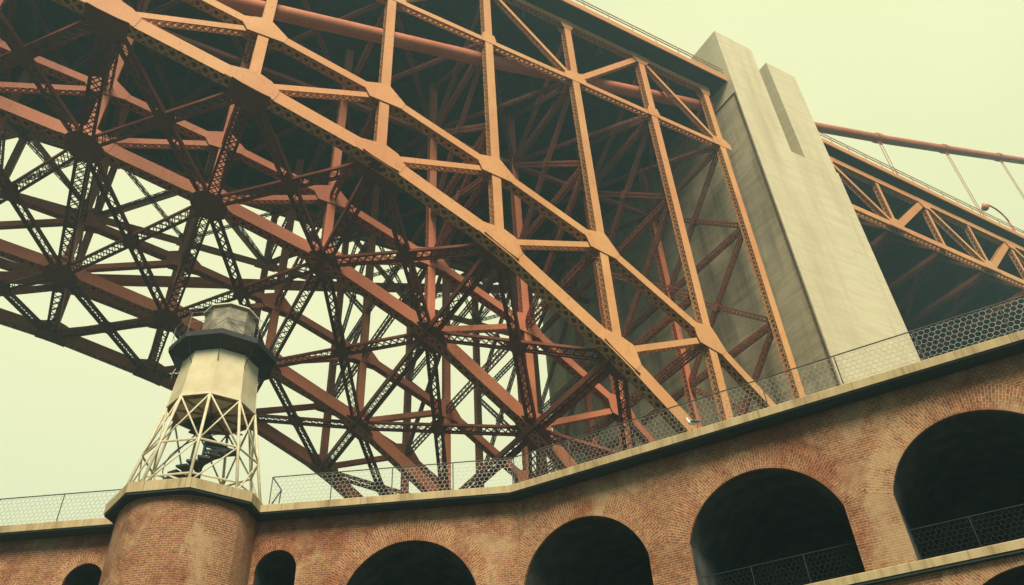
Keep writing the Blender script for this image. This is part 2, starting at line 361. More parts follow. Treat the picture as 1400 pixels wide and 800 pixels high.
def wall_mesh(org, d, n, s0, s1, opens, z0=GROUND, z1=TOP-0.02):
    """front face with arched holes. opens: (sa, sb, sill, spring, apex). UV in metres"""
    mb = MB(); mb.uv = []
    def P(s, z, dep=0.0): q = org + d*s + n*dep; return (q.x, q.y, z)
    def quad(pts, uvs):
        mb.add(pts, [(0, 1, 2, 3)]); mb.uv += uvs
    rows = sorted(set([z0, z1] + [o[2] for o in opens]))
    def arch_z(o, s):
        sa, sb, sill, spr, ap = o; c = (sa+sb)/2; hw = (sb-sa)/2; rise = ap - spr
        r = (hw*hw + rise*rise)/(2*rise); return ap - r + math.sqrt(max(r*r - (s-c)**2, 0))
    cuts = {s0, s1}
    for o in opens:
        for i in range(33):
            t = i/32; c = (o[0]+o[1])/2; cuts.add(round(c - (o[1]-o[0])/2*math.cos(math.pi*t), 4))
    s = s0
    cuts = sorted(c for c in cuts if s0-1e-6 <= c <= s1+1e-6)
    for a, b in zip(cuts[:-1], cuts[1:]):
        if b - a < 1e-4: continue
        m = (a+b)/2; zz = z0
        for o in sorted((o for o in opens if o[0] < m < o[1]), key=lambda o: o[2]):
            quad([P(a, zz), P(b, zz), P(b, o[2]), P(a, o[2])], [(a, zz), (b, zz), (b, o[2]), (a, o[2])])
            za, zb = arch_z(o, a), arch_z(o, b)
            # soffit of the opening, 0.9 m deep
            quad([P(a, za), P(b, zb), P(b, zb, RV), P(a, za, RV)][::-1], [(0, a), (0, b), (RV, b), (RV, a)][::-1])
            quad([P(a, o[2]), P(b, o[2]), P(b, o[2], RV), P(a, o[2], RV)], [(a, 0), (b, 0), (b, RV), (a, RV)])
            last = (za, zb)
            zz = None
            nxt = [p for p in opens if p[0] < m < p[1] and p[2] > o[2]]
            top = min((p[2] for p in nxt), default=z1)
            quad([P(a, za), P(b, zb), P(b, top), P(a, top)], [(a, za), (b, zb), (b, top), (a, top)])
            zz = top
            if nxt: zz = top
        if not any(o[0] < m < o[1] for o in opens):
            quad([P(a, z0), P(b, z0), P(b, z1), P(a, z1)], [(a, z0), (b, z0), (b, z1), (a, z1)])
    for o in opens:       # jambs
        for s_, fl in ((o[0], 1), (o[1], 0)):
            q = [P(s_, o[2]), P(s_, o[2], RV), P(s_, o[3], RV), P(s_, o[3])]; u = [(0, o[2]), (RV, o[2]), (RV, o[3]), (0, o[3])]
            quad(q if fl else q[::-1], u if fl else u[::-1])
    return mb
def ring_mesh(org, d, n, o, th=0.82, zmax=TOP-0.4):
    """voussoir courses round an opening, standing 5 mm proud"""
    mb = MB(); mb.uv = []; sa, sb, sill, spr, ap = o; c = (sa+sb)/2; hw = (sb-sa)/2; rise = ap-spr
    r = (hw*hw + rise*rise)/(2*rise); cz = ap - r; a0 = math.asin(min(1, hw/r)); 
    if rise > hw*0.98: a0 = math.pi/2
    ts = [-a0 + 2*a0*i/40 for i in range(41)]
    k = 0
    for i in range(40):
        pts = []; uvs = []
        for t, rr in ((ts[i], r), (ts[i+1], r), (ts[i+1], r+th), (ts[i], r+th)):
            q = org + d*(c + rr*math.sin(t)) - n*0.005; pts.append((q.x, q.y, min(cz + rr*math.cos(t), zmax))); uvs.append((rr - r, t*(r+th*.5)))
        mb.add(pts, [(0, 1, 2, 3)]); mb.uv += uvs
    return mb
UP_SILL, UP_SPR, UP_AP = 7.28*KS, 9.32*KS, 11.19*KS
lo = lambda a, b: (a, b, 1.2, 4.85, 6.72)
opB = [(a*KS, b*KS) for a, b in [(0.10, 4.96), (6.41, 11.42), (12.86, 17.87), (19.3, 24.3), (25.75, 30.75)]]
opA_up = [(a*KS, b*KS, UP_SILL, c*KS, d*KS) for a, b, c, d in [(-7.48, -5.95, 10.55, 11.37), (-0.15, 1.41, 10.5, 11.31), (3.2, 8.13, 9.4, 11.28), (-14.3, -9.4, 9.4, 11.28)]]
opensB = [(a, b, UP_SILL, UP_SPR, UP_AP) for a, b in opB] + [lo(a, b) for a, b in opB]
opensA = opA_up + [lo(3.2, 8.13), lo(-14.3, -9.4), (-0.15, 1.41, 1.2, 5.9, 6.7)]
wl = part(wall_mesh(A0, dA, nA, -24, (K0-A0).length, opensA), 'wall', BRICK, fort); wl['label'] = 'long brick wall behind the stair tower'
wr = part(wall_mesh(K0, dB, nB, 0, 34, opensB), 'wall', BRICK, fort); wr['label'] = 'brick wall with three big arches climbing to the right'
for org, d, n, ops in ((A0, dA, nA, opensA), (K0, dB, nB, opensB)):
    for o in ops:
        big = o[1]-o[0] > 3
        if o[2] < 5 and not big: continue
        rg = part(ring_mesh(org, d, n, o, 0.82 if big else 0.42, TOP-.4 if o[2] > 5 else 6.98), 'arch_ring', BRICK_RING, fort)
# vaulted casemates behind the openings
def vault(org, d, n, o, depth=7.0):
    mb = MB(); sa, sb, sill, spr, ap = o; c = (sa+sb)/2; hw = (sb-sa)/2 + 0.02; rise = ap-spr; r = (hw*hw+rise*rise)/(2*rise); cz = ap-r+.02
    prof = [(c-hw, sill-.02), (c-hw, spr)] + [(c - hw*math.cos(math.pi*i/16), cz + math.sqrt(max(r*r-(hw*math.cos(math.pi*i/16))**2, 0))) for i in range(1, 16)] + [(c+hw, spr), (c+hw, sill-.02)]
    k = len(prof); P = lambda s, z, y: tuple((org + d*s + n*y)[:2]) + (z,)
    mb.add([P(s, z, RV) for s, z in prof] + [P(s, z, depth) for s, z in prof],
           [(i, i+1, k+i+1, k+i) for i in range(k-1)] + [(0, k, 2*k-1, k-1), tuple(range(k, 2*k))])
    return mb
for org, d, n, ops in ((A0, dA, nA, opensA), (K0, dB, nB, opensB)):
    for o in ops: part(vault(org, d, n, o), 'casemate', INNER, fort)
# roof terrace over everything, with an outer scarp
rf = MB(); DEP = 14.0
pa = A0 - dA*24; pe = K0 + dB*34
inner = [pa, K0, pe]; kd = (nA+nB).normalized()
outer = [pa + nA*DEP, K0 + kd*(DEP/kd.dot(nA)), pe + nB*DEP]
zt = TOP - 0.03
for i in range(2):
    a, b, c_, d_ = inner[i], inner[i+1], outer[i+1], outer[i]
    rf.add([(a.x, a.y, zt), (b.x, b.y, zt), (c_.x, c_.y, zt), (d_.x, d_.y, zt)], [(0, 1, 2, 3)])
part(rf, 'roof_terrace', ASPH, fort)
ow = MB(); ow.uv = []
for i in range(2):
    c_, d_ = outer[i+1], outer[i]; L = (c_-d_).length
    ow.add([(d_.x, d_.y, GROUND), (c_.x, c_.y, GROUND), (c_.x, c_.y, TOP-.04), (d_.x, d_.y, TOP-.04)], [(0, 1, 2, 3)]); ow.uv += [(0, 0), (L, 0), (L, 14), (0, 14)]
for a, b in ((pa, outer[0]), (outer[2], pe)):
    ow.add([(a.x, a.y, GROUND), (b.x, b.y, GROUND), (b.x, b.y, TOP-.04), (a.x, a.y, TOP-.04)], [(0, 1, 2, 3)]); ow.uv += [(0, 0), (DEP, 0), (DEP, 14), (0, 14)]
part(ow, 'outer_wall', BRICK, fort)
# coping stones along the wall heads
def strip(path, over, back, z0, z1, us=0.0, nrms=None):
    """slab following path (list of plan points); over = overhang to the courtyard"""
    mb = MB(); mb.uv = []; n = len(path); F = []; Bk = []
    for i, p in enumerate(path):
        if i == 0: m = nrms[0]
        elif i == n-1: m = nrms[-1]
        else:
            m = (nrms[i-1]+nrms[i]).normalized(); m = m/ m.dot(nrms[i])
        F.append(p - m*over); Bk.append(p + m*back)
    L = us
    for i in range(n-1):
        l = (F[i+1]-F[i]).length
        f0, f1, b0, b1 = F[i], F[i+1], Bk[i], Bk[i+1]
        ch = 0.03
        def q(pts, uv): mb.add(pts, [(0, 1, 2, 3)]); mb.uv.extend(uv)
        T = lambda p, z: (p.x, p.y, z)
        c0, c1 = f0 + (b0-f0).normalized()*ch, f1 + (b1-f1).normalized()*ch
        q([T(f0, z0), T(f1, z0), T(f1, z1-ch), T(f0, z1-ch)], [(L, z0), (L+l, z0), (L+l, z1), (L, z1)])
        q([T(f0, z1-ch), T(f1, z1-ch), T(c1, z1), T(c0, z1)], [(L, z1), (L+l, z1), (L+l, z1), (L, z1)])
        q([T(c0, z1), T(c1, z1), T(b1, z1), T(b0, z1)], [(L, 0), (L+l, 0), (L+l, 1), (L, 1)])
        q([T(b0, z0), T(b1, z0), T(f1, z0), T(f0, z0)], [(L, 0), (L+l, 0), (L+l, 1), (L, 1)])
        q([T(b1, z0), T(b0, z0), T(b0, z1), T(b1, z1)], [(L, 0), (L+l, 0), (L+l, 1), (L, 1)])
        L += l
    return mb
part(strip([pa, K0, pe], 0.75, 0.55, TOP-0.30, TOP, 0, [nA, nB]), 'coping', COPING, fort)
SOFFIT_SHADE = simple('soffit_shade', (0.008, 0.020, 0.024), (0.016, 0.032, 0.038), 0.85, 2.0, 0.2)  # near-black strips added below the copings as painted soffit shade
part(strip([pa, K0, pe], 0.71, 0.5, TOP-0.36, TOP-0.302, 0, [nA, nB]), 'shade_strip', SOFFIT_SHADE, fort)
part(strip([pa, K0, pe], 0.19, 0.5, 7.0, 7.078, 0, [nA, nB]), 'shade_strip', SOFFIT_SHADE, fort)
# string course and gallery edge at first floor
part(strip([pa, K0, pe], 0.22, 0.5, 7.08, 7.335, 0, [nA, nB]), 'gallery_coping', COPING, fort)
# octagonal stair tower
TC = Vector((4.0, 31.68, 0)); TR = 3.07
def octo(rad, z, a0=R(258.5), N8=8): return [(TC.x + rad*math.cos(a0 + k*2*math.pi/N8), TC.y + rad*math.sin(a0 + k*2*math.pi/N8), z) for k in range(N8)]
tw = MB(); tw.uv = []; NT = 64; Ltot = 0
def rnd(t):          # octagon with well-worn, rounded corners
    a = (t - R(258.5)) % R(45) - R(22.5); ap = (TR-.40)*math.cos(R(22.5))
    ro_ = ap/math.cos(a); rc = ap*1.035
    return ro_*.35 + rc*.65
tp = [(TC.x + rnd(R(258.5)+k*2*math.pi/NT)*math.cos(R(258.5)+k*2*math.pi/NT), TC.y + rnd(R(258.5)+k*2*math.pi/NT)*math.sin(R(258.5)+k*2*math.pi/NT)) for k in range(NT)]
for k in range(NT):
    a, b = tp[k], tp[(k+1) % NT]; L = math.hypot(a[0]-b[0], a[1]-b[1])
    tw.add([(*a, GROUND), (*b, GROUND), (*b, TOP-.05), (*a, TOP-.05)], [(0, 1, 2, 3)]); tw.uv += [(Ltot, GROUND), (Ltot+L, GROUND), (Ltot+L, TOP), (Ltot, TOP)]; Ltot += L
st = part(tw, 'stair_tower', BRICK, fort)
cp = MB(); cp.uv = []
ro, ri = octo(TR, 0), octo(0.3, 0)
for k in range(8):
    j = (k+1) % 8; L = 2.35
    zt0, zt1 = TOP-.30, TOP+.09
    a, b = Vector(ro[k]), Vector(ro[j]); c_, d_ = Vector(ri[j]), Vector(ri[k])
    T = lambda p, z: (p.x, p.y, z)
    for q in ([T(a, zt0), T(b, zt0), T(b, zt1), T(a, zt1)], [T(a, zt1), T(b, zt1), T(c_, zt1), T(d_, zt1)], [T(d_, zt0), T(c_, zt0), T(b, zt0), T(a, zt0)]):
        cp.add(q, [(0, 1, 2, 3)]); cp.uv += [(k*L, 0), (k*L+L, 0), (k*L+L, .4), (k*L, .4)]
part(cp, 'tower_coping', COPING, st)
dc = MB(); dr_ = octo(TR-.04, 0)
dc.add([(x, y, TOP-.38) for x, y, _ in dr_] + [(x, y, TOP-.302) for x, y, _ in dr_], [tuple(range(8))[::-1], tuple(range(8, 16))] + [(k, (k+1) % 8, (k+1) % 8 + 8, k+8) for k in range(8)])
part(dc, 'tower_shade_strip', SOFFIT_SHADE, st)  # painted shade below the tower coping

# ------------------------------------------------------------------ roof fences
def hexmesh(org, d, L, z0, z1, cell=0.185, r=0.0045, lo_=None):
    """hexagonal wire netting in the plane (d, z)"""
    mb = MB(); hh = cell*0.5/math.cos(R(30)); # side length
    n = d.cross(Vector((0, 0, 1)))
    def P(s, z): q = org + d*s; return Vector((q.x, q.y, z))
    rows = int((z1-z0)/(hh*1.5)) + 1; cols = int(L/cell) + 1
    for j in range(rows):
        zc = z0 + j*hh*1.5
        for i in range(cols):
            sc = i*cell + (cell/2 if j % 2 else 0)
            top = (sc, zc + hh*.5); lf = (sc - cell/2, zc); rt = (sc + cell/2, zc)
            for a, b in (((lf), (sc, zc+hh*.5)), ((sc, zc+hh*.5), rt), ((sc, zc+hh*.5), (sc, zc+hh*1.5))):
                if max(a[0], b[0]) > L or min(a[0], b[0]) < 0 or max(a[1], b[1]) > z1 or min(a[1], b[1]) < z0: continue
                mb.flat(P(*a), P(*b), r*2, r*2, n)
    return mb
def fence(name, label, segs, post_step=2.6, end_brace=None):
    """segs: list of (start, dir, length)"""
    root = thing(name, label, 'fence', tuple(segs[0][0]) [:2] + (TOP,))
    H0, H1 = TOP+0.10, TOP+1.33
    rl = MB()
    for org, d, L in segs:
        for z in (H1, H0):
            a = org; b = org + d*L
            rl.tube([(a.x, a.y, z), (b.x, b.y, z)], 0.024 if z == H1 else 0.014, 6)
    part(rl, 'rail', RAILM, root)
    for org, d, L in segs:
        n = max(1, int(round(L/post_step)))
        for i in range(n+1):
            q = org + d*(L*i/n); pm = MB(); pm.tube([(q.x, q.y, TOP), (q.x, q.y, H1)], 0.022, 6)
            part(pm, 'post', RAILM, root)
        part(hexmesh(org, d, L, H0, H1-.02), 'wire_mesh', WIRE, root)
    if end_brace:
        q, d = end_brace; bm = MB()
        pts = [(q.x, q.y, H1), (q.x+d.x*.42, q.y+d.y*.42, TOP+.75), (q.x+d.x*.05, q.y+d.y*.05, TOP+.08)]
        bm.tube(pts, 0.028, 6); bm.tube([(q.x+d.x*.42, q.y+d.y*.42, TOP+.75), (q.x+d.x*.38, q.y+d.y*.38, TOP)], .022, 6)
        part(bm, 'end_brace', BLACK, root)
    return root
ins = 0.32
fa = A0 + dA*0.15 - nA*ins; fk = K0 - (nA+nB).normalized()*ins
fence('roof_fence', 'wire mesh fence running right from the lighthouse to the frame edge along the roof', [(fa, dA, (K0-A0).length-.15), (fk, dB, 33)], 2.6, (fa, dA))
fl = A0 - dA*5.7 - nA*ins
fence('roof_fence', 'short wire mesh fence on the roof left of the lighthouse', [(fl, -dA, 16)], 2.6)
# railings inside the upper arches
def railing(org, d, n, o, label, group=None):
    sa, sb = o[0], o[1]; q0 = org + d*sa + n*0.55
    root = thing('gallery_railing', label, 'railing', (q0.x, q0.y, o[2]), group)
    P = lambda s, z: tuple((org + d*s + n*0.55)[:2]) + (z,)
    rl = MB(); 
    for z in (1.08, 0.08): rl.tube([P(sa, o[2]+z), P(sb, o[2]+z)], 0.014 if z > 1 else .008, 6)
    part(rl, 'rail', BLACK, root)
    for k in range(1, 3):
        pm = MB(); s = sa + (sb-sa)*k/3; pm.tube([P(s, o[2]), P(s, o[2]+1.08)], 0.014, 6); part(pm, 'post', BLACK, root)
    part(hexmesh(org + d*sa + n*0.55, d, sb-sa, o[2]+.08, o[2]+1.06, 0.16, 0.0022), 'wire_mesh', BLACK, root)
lab = ['thin railing in the arch left of the lower pair of big arches', 'thin railing across the middle of the three large arches on the right', 'thin railing across the large arch at the right edge']
for k in range(3): railing(K0, dB, nB, opensB[k], lab[k])

# ================================================================== LIGHTHOUSE
LX, LY = 4.0, 31.66; LN = 9; LA = R(175.7)
def ring(r, z, off=0.0, n=LN): return [(LX + r*math.cos(LA + (k+off)*2*math.pi/n), LY + r*math.sin(LA + (k+off)*2*math.pi/n), z) for k in range(n)]
lh = thing('lighthouse', 'small white iron lighthouse on open legs standing on the brick stair tower', 'lighthouse', (LX, LY, TOP+.09))
def frustum(mb, r0, z0, r1, z1, off0=0, off1=0, caps=True, n=LN):
    a, b = ring(r0, z0, off0, n), ring(r1, z1, off1, n)
    mb.add(a + b, [(i, (i+1) % n, (i+1) % n + n, i+n) for i in range(n)] + ([tuple(range(n))[::-1], tuple(range(n, 2*n))] if caps else []))
ZB, ZG, ZL = 17.34, 19.95, 22.35
d1 = MB(); frustum(d1, 1.80, ZB, 1.55, ZG, caps=False)
drum = part(d1, 'drum', WHITE, lh)
sm_ = MB()
for k in range(LN):            # plate seams and short stay rods under the gallery
    a, b = Vector(ring(1.803, ZB)[k]), Vector(ring(1.555, ZG)[k]); sm_.tube([a, b], 0.012, 5)
frustum(sm_, 1.84, ZB-.03, 1.83, ZB+.07)
part(sm_, 'drum_trim', CREAM, drum)
df = MB(); a = ring(1.78, ZB-.04); df.add(a + [(LX, LY, ZB+.02)], [((i+1) % LN, i, LN) for i in range(LN)])
for k in range(LN):
    p = Vector(a[k]); df.beam(p, (LX, LY, ZB-.02), .07, .10)
part(df, 'drum_floor', DRUM_UNDER, lh)
gl = MB(); frustum(gl, 1.54, ZG-.30, 2.2, ZG+.05, caps=False); frustum(gl, 2.28, ZG+.05, 2.3, ZG+.28)
gal = part(gl, 'gallery', BLACK, lh)
for k in range(LN):
    p, q = Vector(ring(1.66, 19.0)[k]), Vector(ring(2.1, ZG)[k]); br_ = MB(); br_.tube([p, q], .018, 5)
    part(br_, 'bracket', BLACK, gal)
gr = MB()
for z in (0.55, 1.05):
    a = ring(2.22, ZG+.28+z); gr.tube(a + [a[0]], .011, 5)
for k in range(LN):
    p, q = Vector(ring(2.22, ZG+.28)[k]), Vector(ring(2.22, ZG+1.33)[k]); gr.tube([p, q], .013, 5)
for k in (7, 8, 0):            # old lightning rods bent over the edge
    p = Vector(ring(2.33, ZG+.3)[k]); q = Vector(ring(2.5, ZG-.35)[k]); gr.tube([p, (p+q)/2 + Vector((-.06, -.03, 0)), q], .012, 5)
part(gr, 'gallery_rail', WIRE, gal)
lt = MB(); frustum(lt, 1.14, ZG+.28, 1.10, ZL, .0, .0)
lan = part(lt, 'lantern', GREYP, lh)
lr = MB()
for k in range(LN):
    a, b = Vector(ring(1.15, ZG+.28)[k]), Vector(ring(1.11, ZL)[k]); lr.tube([a, b], .014, 5)
part(lr, 'lantern_bar', GREYP, lan)
lw = MB()
for k in range(LN):
    A_ = Vector(ring(1.24, ZG+1.55)[k]); B_ = Vector(ring(1.24, ZG+1.0)[(k+1) % LN]); C_ = Vector(ring(1.24, ZG+1.6)[(k+1) % LN])
    if k % 2 == 0: lw.tube([A_, B_], .012, 4); lw.tube([A_, C_], .012, 4)
    else: lw.tube([Vector(ring(1.24, ZG+1.0)[k]), C_], .012, 4)
part(lw, 'stay_wire', BLACK, lan)
rfm = MB(); frustum(rfm, 1.24, ZL, 1.23, ZL+.07); frustum(rfm, 1.22, ZL+.07, .25, ZL+.25)
part(rfm, 'lantern_roof', LPALE, lan)
# legs with bracing
ZF = TOP + .09; RF = 2.62; ZM = 15.05; RM = 1.80 + (RF-1.80)*(ZB-ZM)/(ZB-ZF)
foot, midr, head = ring(RF, ZF), ring(RM, ZM), ring(1.78, ZB)
for k in range(LN):
    lg = MB(); lg.tube([foot[k], head[k]], .06, 8); f = foot[k]; lg.tube([(f[0], f[1], ZF), (f[0], f[1], ZF+.1)], .13, 8)
    part(lg, 'leg', CREAM, lh, True)
    rb = MB(); j = (k+1) % LN
    rb.tube([midr[k], head[j]], .038, 6); rb.tube([midr[j], head[k]], .038, 6)
    rb.tube([foot[k], midr[j]], .034, 6)
    part(rb, 'cross_brace', CREAM, lh, True)
hr = MB(); hr.tube(midr + [midr[0]], .045, 6); lo2 = [tuple(Vector(foot[k])*.78 + Vector(head[k])*.22) for k in range(LN)]; lo2 = ring(RF*.95, ZF+.42); hr.tube(lo2 + [lo2[0]], .04, 6)
part(hr, 'ring_brace', CREAM, lh)
# spiral stair
sp = MB(); sp.tube([(LX, LY, ZF), (LX, LY, ZB)], .07, 8); nst = 22
for i in range(nst):
    t = R(118) + i*R(17); z = ZF + .15 + i*(ZB-ZF-.2)/nst; r_ = 1.35
    p0 = (LX, LY); pa_ = (LX + r_*math.cos(t), LY + r_*math.sin(t)); pb_ = (LX + r_*math.cos(t+R(20)), LY + r_*math.sin(t+R(20)))
    sp.add([(LX, LY, z), (*pa_, z), (*pb_, z), (LX, LY, z+.09), (*pa_, z+.09), (*pb_, z+.09)], [(2, 1, 0), (3, 4, 5), (0, 1, 4, 3), (1, 2, 5, 4), (2, 0, 3, 5)])
ss = part(sp, 'spiral_stair', BLACK, lh)
hp = MB(); pts = [(LX + 1.38*math.cos(R(118)+i*R(17)), LY + 1.38*math.sin(R(118)+i*R(17)), ZF + .95 + i*(ZB-ZF-.2)/nst) for i in range(nst-5)]
hp.tube(pts, .02, 6)
hp.tube([(pts[0][0], pts[0][1], ZF), pts[0]], .02, 6)
part(hp, 'stair_handrail', BLACK, ss)

# ================================================================== CONCRETE PYLON
PX0, PX1, PY0, PY1 = 42.0, 52.6, 28.1, 62.6
py = thing('concrete_pylon', 'tall pale concrete pylon with twin slotted tops behind the orange arch', 'pylon', (47, 45, GROUND))
def bevbox(x0, x1, y0, y1, z0, z1, name, mat, parent, bw=0.12):
    m = MB(); m.box(x0, x1, y0, y1, z0, z1); o = part(m, name, mat, parent)
    if bw:
        b = o.modifiers.new('edge', 'BEVEL'); b.width = bw; b.segments = 2
    return o
sh = bevbox(PX0, PX1, PY0, PY1, GROUND-.5, 51.6, 'shaft', CONC, py, 0)
lf = bevbox(PX0-.16, PX0+.02, PY0+.10, PY1-.3, GROUND-.5, 57.0, 'side_panel', CONC_OLD, py, 0.03)
for y0, y1 in ((PY0, PY0+6.5), (PY1-6.5, PY1)):
    m = MB(); m.box(PX0, 46.75, y0, y1, 51.6, 66.6); m.box(48.45, PX1-.25, y0, y1, 51.6, 65.6); m.box(46.75, 48.45, y0+2.6, y1-2.6, 51.6, 64.0)
    part(m, 'buttress_top', CONC, py)
m = MB(); m.box(PX0, PX1, PY0+6.5, PY1-6.5, 51.6, 61.0); part(m, 'cross_wall', CONC_OLD, py)
m = MB(); m.beam((PX0-.17, PY0+.06, GROUND), (PX0-.17, PY0+.06, 57.05), .10, .12, (0, 1, 0)); m.beam((PX0-.17, PY0+.06, 57.05), (PX0-.17, PY0+6, 57.05), .10, .10)
part(m, 'joint_strip', simple('dark_joint', (0.10, 0.08, 0.05), (0.16, 0.12, 0.08), RV), py)

# ================================================================== STEEL ARCH BRIDGE
S = 7.62; XS = 40.41
YR = [29.69+.40, 39.42+.40, 52.9+.40, 61.77+.2]
DB, DT = 50.9, 58.6
UZ = [21.4, 28.55, 33.70, 37.12, 40.05, 41.75, 43.10, 43.95, 44.45, 44.45, 43.95]
LZ = [9.5, 18.2, 25.45, 31.0, 34.54, 36.64, 38.28, 39.30, 39.80, 39.80, 39.30]
NI = 11
X = [XS - .35] + [XS - S*i for i in range(1, NI)]
bridge = thing('steel_arch_bridge', 'orange riveted steel arch bridge with four ribs spanning over the fort', 'bridge', (20, 45, 0))
def nd(i, r, z): return Vector((X[i], YR[r], z))
YA = (0, 1, 0)
for r in range(4):
    near = (r == 0); mat = STEEL if near else STEEL_LESS_LIT
    lc = MB(); uc = MB()
    for i in range(NI-1):
        A_, B_ = nd(i, r, LZ[i]), nd(i+1, r, LZ[i+1])
        lc.laced(B_, A_, .94, .70, YA, .05, .62, .17, (1, 0)); 
        lc.beam(B_, A_, .05, .70, YA, .44, 0) 
        A_, B_ = nd(i, r, UZ[i]), nd(i+1, r, UZ[i+1])
        uc.laced(B_, A_, .60, .60, YA, .05, .55, .15, (1, 0)); uc.beam(B_, A_, .05, .60, YA, .27, 0)
    LC = part(lc, 'lower_chord', mat, bridge); UC = part(uc, 'upper_chord', mat, bridge)
    for i in range(NI):
        top = DT if r in (0, 3) else 57.2
        for j, (z0, z1) in enumerate(((LZ[i], UZ[i]), (UZ[i], top))):
            if i == 0 and j == 0: z0 = 4.0
            p = MB(); p.laced(nd(i, r, z0), nd(i, r, z1), .62 if near else .58, .52, YA, .04, .42, .085)
            part(p, 'post', mat, bridge)
        if i > 0:
            # web diagonal: lower node i to the upper node one panel to the right
            p = MB(); p.laced(nd(i, r, LZ[i]), nd(i-1, r, UZ[i-1]), .42, .42, YA, .04, .42, .085); part(p, 'web_diagonal', mat, bridge)
        # gussets on both faces
        for z, big in ((LZ[i], .92), (UZ[i], .60)):
            pts = []
            dirs = []
            zs = LZ if z == LZ[i] else UZ
            for j in (i-1, i+1):
                if 0 <= j < NI: dirs.append((Vector((X[j]-X[i], zs[j]-zs[i])), big, 1.45 if zs is LZ else 1.3))
            dirs.append((Vector((0, 1)), .62, .95)); 
            if zs is UZ: dirs.append((Vector((0, -1)), .62, RV))
            if zs is LZ and i > 0: dirs.append((Vector((X[i-1]-X[i], UZ[i-1]-LZ[i])), .42, 1.15))
            if zs is UZ and i+1 < NI: dirs.append((Vector((X[i+1]-X[i], LZ[i+1]-UZ[i])), .42, 1.15))
            for d_, wd, ln in dirs:
                d_ = d_.normalized(); pn = Vector((-d_.y, d_.x))
                for sg in (-1, 1): q = d_*ln + pn*(sg*wd/2*.95); pts.append((X[i]+q.x, z+q.y))
            hp_ = hull(pts); yf = .70/2 if zs is LZ else .60/2
            gm = MB(); gm.prism(hp_, 'y', YR[r]-yf-.055, YR[r]-yf-.022); gm.prism(hp_, 'y', YR[r]+yf+.022, YR[r]+yf+.055)
            part(gm, 'gusset_plate', mat, LC if zs is LZ else UC)
# lateral bracing between the ribs
for b in range(3):
    y0, y1 = YR[b], YR[b+1]
    for i in range(1, NI):
        # struts at the lower and upper chord
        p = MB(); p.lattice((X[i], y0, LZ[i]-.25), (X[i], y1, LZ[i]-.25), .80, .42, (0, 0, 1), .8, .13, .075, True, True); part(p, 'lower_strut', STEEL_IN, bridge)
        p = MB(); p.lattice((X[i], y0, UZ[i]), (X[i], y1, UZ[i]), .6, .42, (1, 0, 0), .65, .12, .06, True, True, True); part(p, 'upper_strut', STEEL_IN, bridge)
        if i+1 < NI:
            for zs, nm, w_ in ((LZ, 'lower_cross_brace', .72),):
                p = MB(); dz = -.3 if zs is LZ else .1
                a, b_, c_, d_ = Vector((X[i], y0, zs[i]+dz)), Vector((X[i+1], y1, zs[i+1]+dz)), Vector((X[i], y1, zs[i]+dz)), Vector((X[i+1], y0, zs[i+1]+dz))
                up = Vector((-(zs[i+1]-zs[i]), 0, -S)).normalized()
                p.lattice(a, b_, w_, .26, up, .62, .11, .06, True, True); p.lattice(c_, d_, w_, .26, up, .62, .11, .06, True, True)
                m_ = (a+b_+c_+d_)/4; e1 = (b_-a).normalized(); e2 = (d_-c_).normalized()
                for q in (-.17, .17):
                    v = [m_ + up*q + e1*.8, m_ + up*q + e2*.8, m_ + up*q - e1*.8, m_ + up*q - e2*.8]
                    p.add(v, [(0, 1, 2, 3)])
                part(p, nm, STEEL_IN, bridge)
# node plates of the lower laterals
for r in range(4):
    for i in range(1, NI):
        sl_ = (LZ[min(i+1, NI-1)]-LZ[i-1])/(X[min(i+1, NI-1)]-X[i-1]); gm = MB()
        w1, w2 = 1.1, 1.2
        ys = [-w2 if r > 0 else -.45, w2 if r < 3 else .45]
        poly = [(-w1, -.5), (-.5, ys[0]), (.5, ys[0]), (w1, -.5), (w1, .5), (.5, ys[1]), (-.5, ys[1]), (-w1, .5)]
        n_ = len(poly)
        for dz in (-.62, -.66): pass
        vs = [(X[i]+a, YR[r]+b, LZ[i]-.535+a*sl_) for a, b in poly] + [(X[i]+a, YR[r]+b, LZ[i]-.505+a*sl_) for a, b in poly]
        gm.add(vs, [tuple(range(n_))[::-1], tuple(range(n_, 2*n_))] + [(k, (k+1) % n_, (k+1) % n_+n_, k+n_) for k in range(n_)])
        part(gm, 'node_plate', STEEL_IN, bridge)
# spandrel frames between the rib posts
for i in range(0, 8):
    zt_ = DB; zb_ = UZ[i] if i else 11.0
    tiers = [57.0, DB] + [DB - 9.3*k for k in range(1, 6) if DB - 9.3*k > zb_+3.5] + ([] if i else [])
    tiers.append(zb_)
    for b in range(3):
        y0, y1 = YR[b], YR[b+1]
        for k in range(len(tiers)-1):
            z1_, z0_ = tiers[k], tiers[k+1]
            if k == 1 or (k > 1 and i < 4):
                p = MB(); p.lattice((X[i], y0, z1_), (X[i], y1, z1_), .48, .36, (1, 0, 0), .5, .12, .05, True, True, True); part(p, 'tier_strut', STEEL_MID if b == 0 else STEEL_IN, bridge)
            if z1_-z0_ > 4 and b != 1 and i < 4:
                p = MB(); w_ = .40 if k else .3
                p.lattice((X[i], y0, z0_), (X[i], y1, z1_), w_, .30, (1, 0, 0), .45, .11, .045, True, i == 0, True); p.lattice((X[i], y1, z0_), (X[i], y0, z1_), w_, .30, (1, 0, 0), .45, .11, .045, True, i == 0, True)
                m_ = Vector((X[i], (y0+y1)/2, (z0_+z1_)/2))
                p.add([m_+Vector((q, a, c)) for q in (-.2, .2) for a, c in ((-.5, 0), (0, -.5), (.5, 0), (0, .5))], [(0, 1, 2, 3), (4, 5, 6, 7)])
                part(p, 'tier_brace', STEEL_MID if b == 0 else STEEL_IN, bridge)
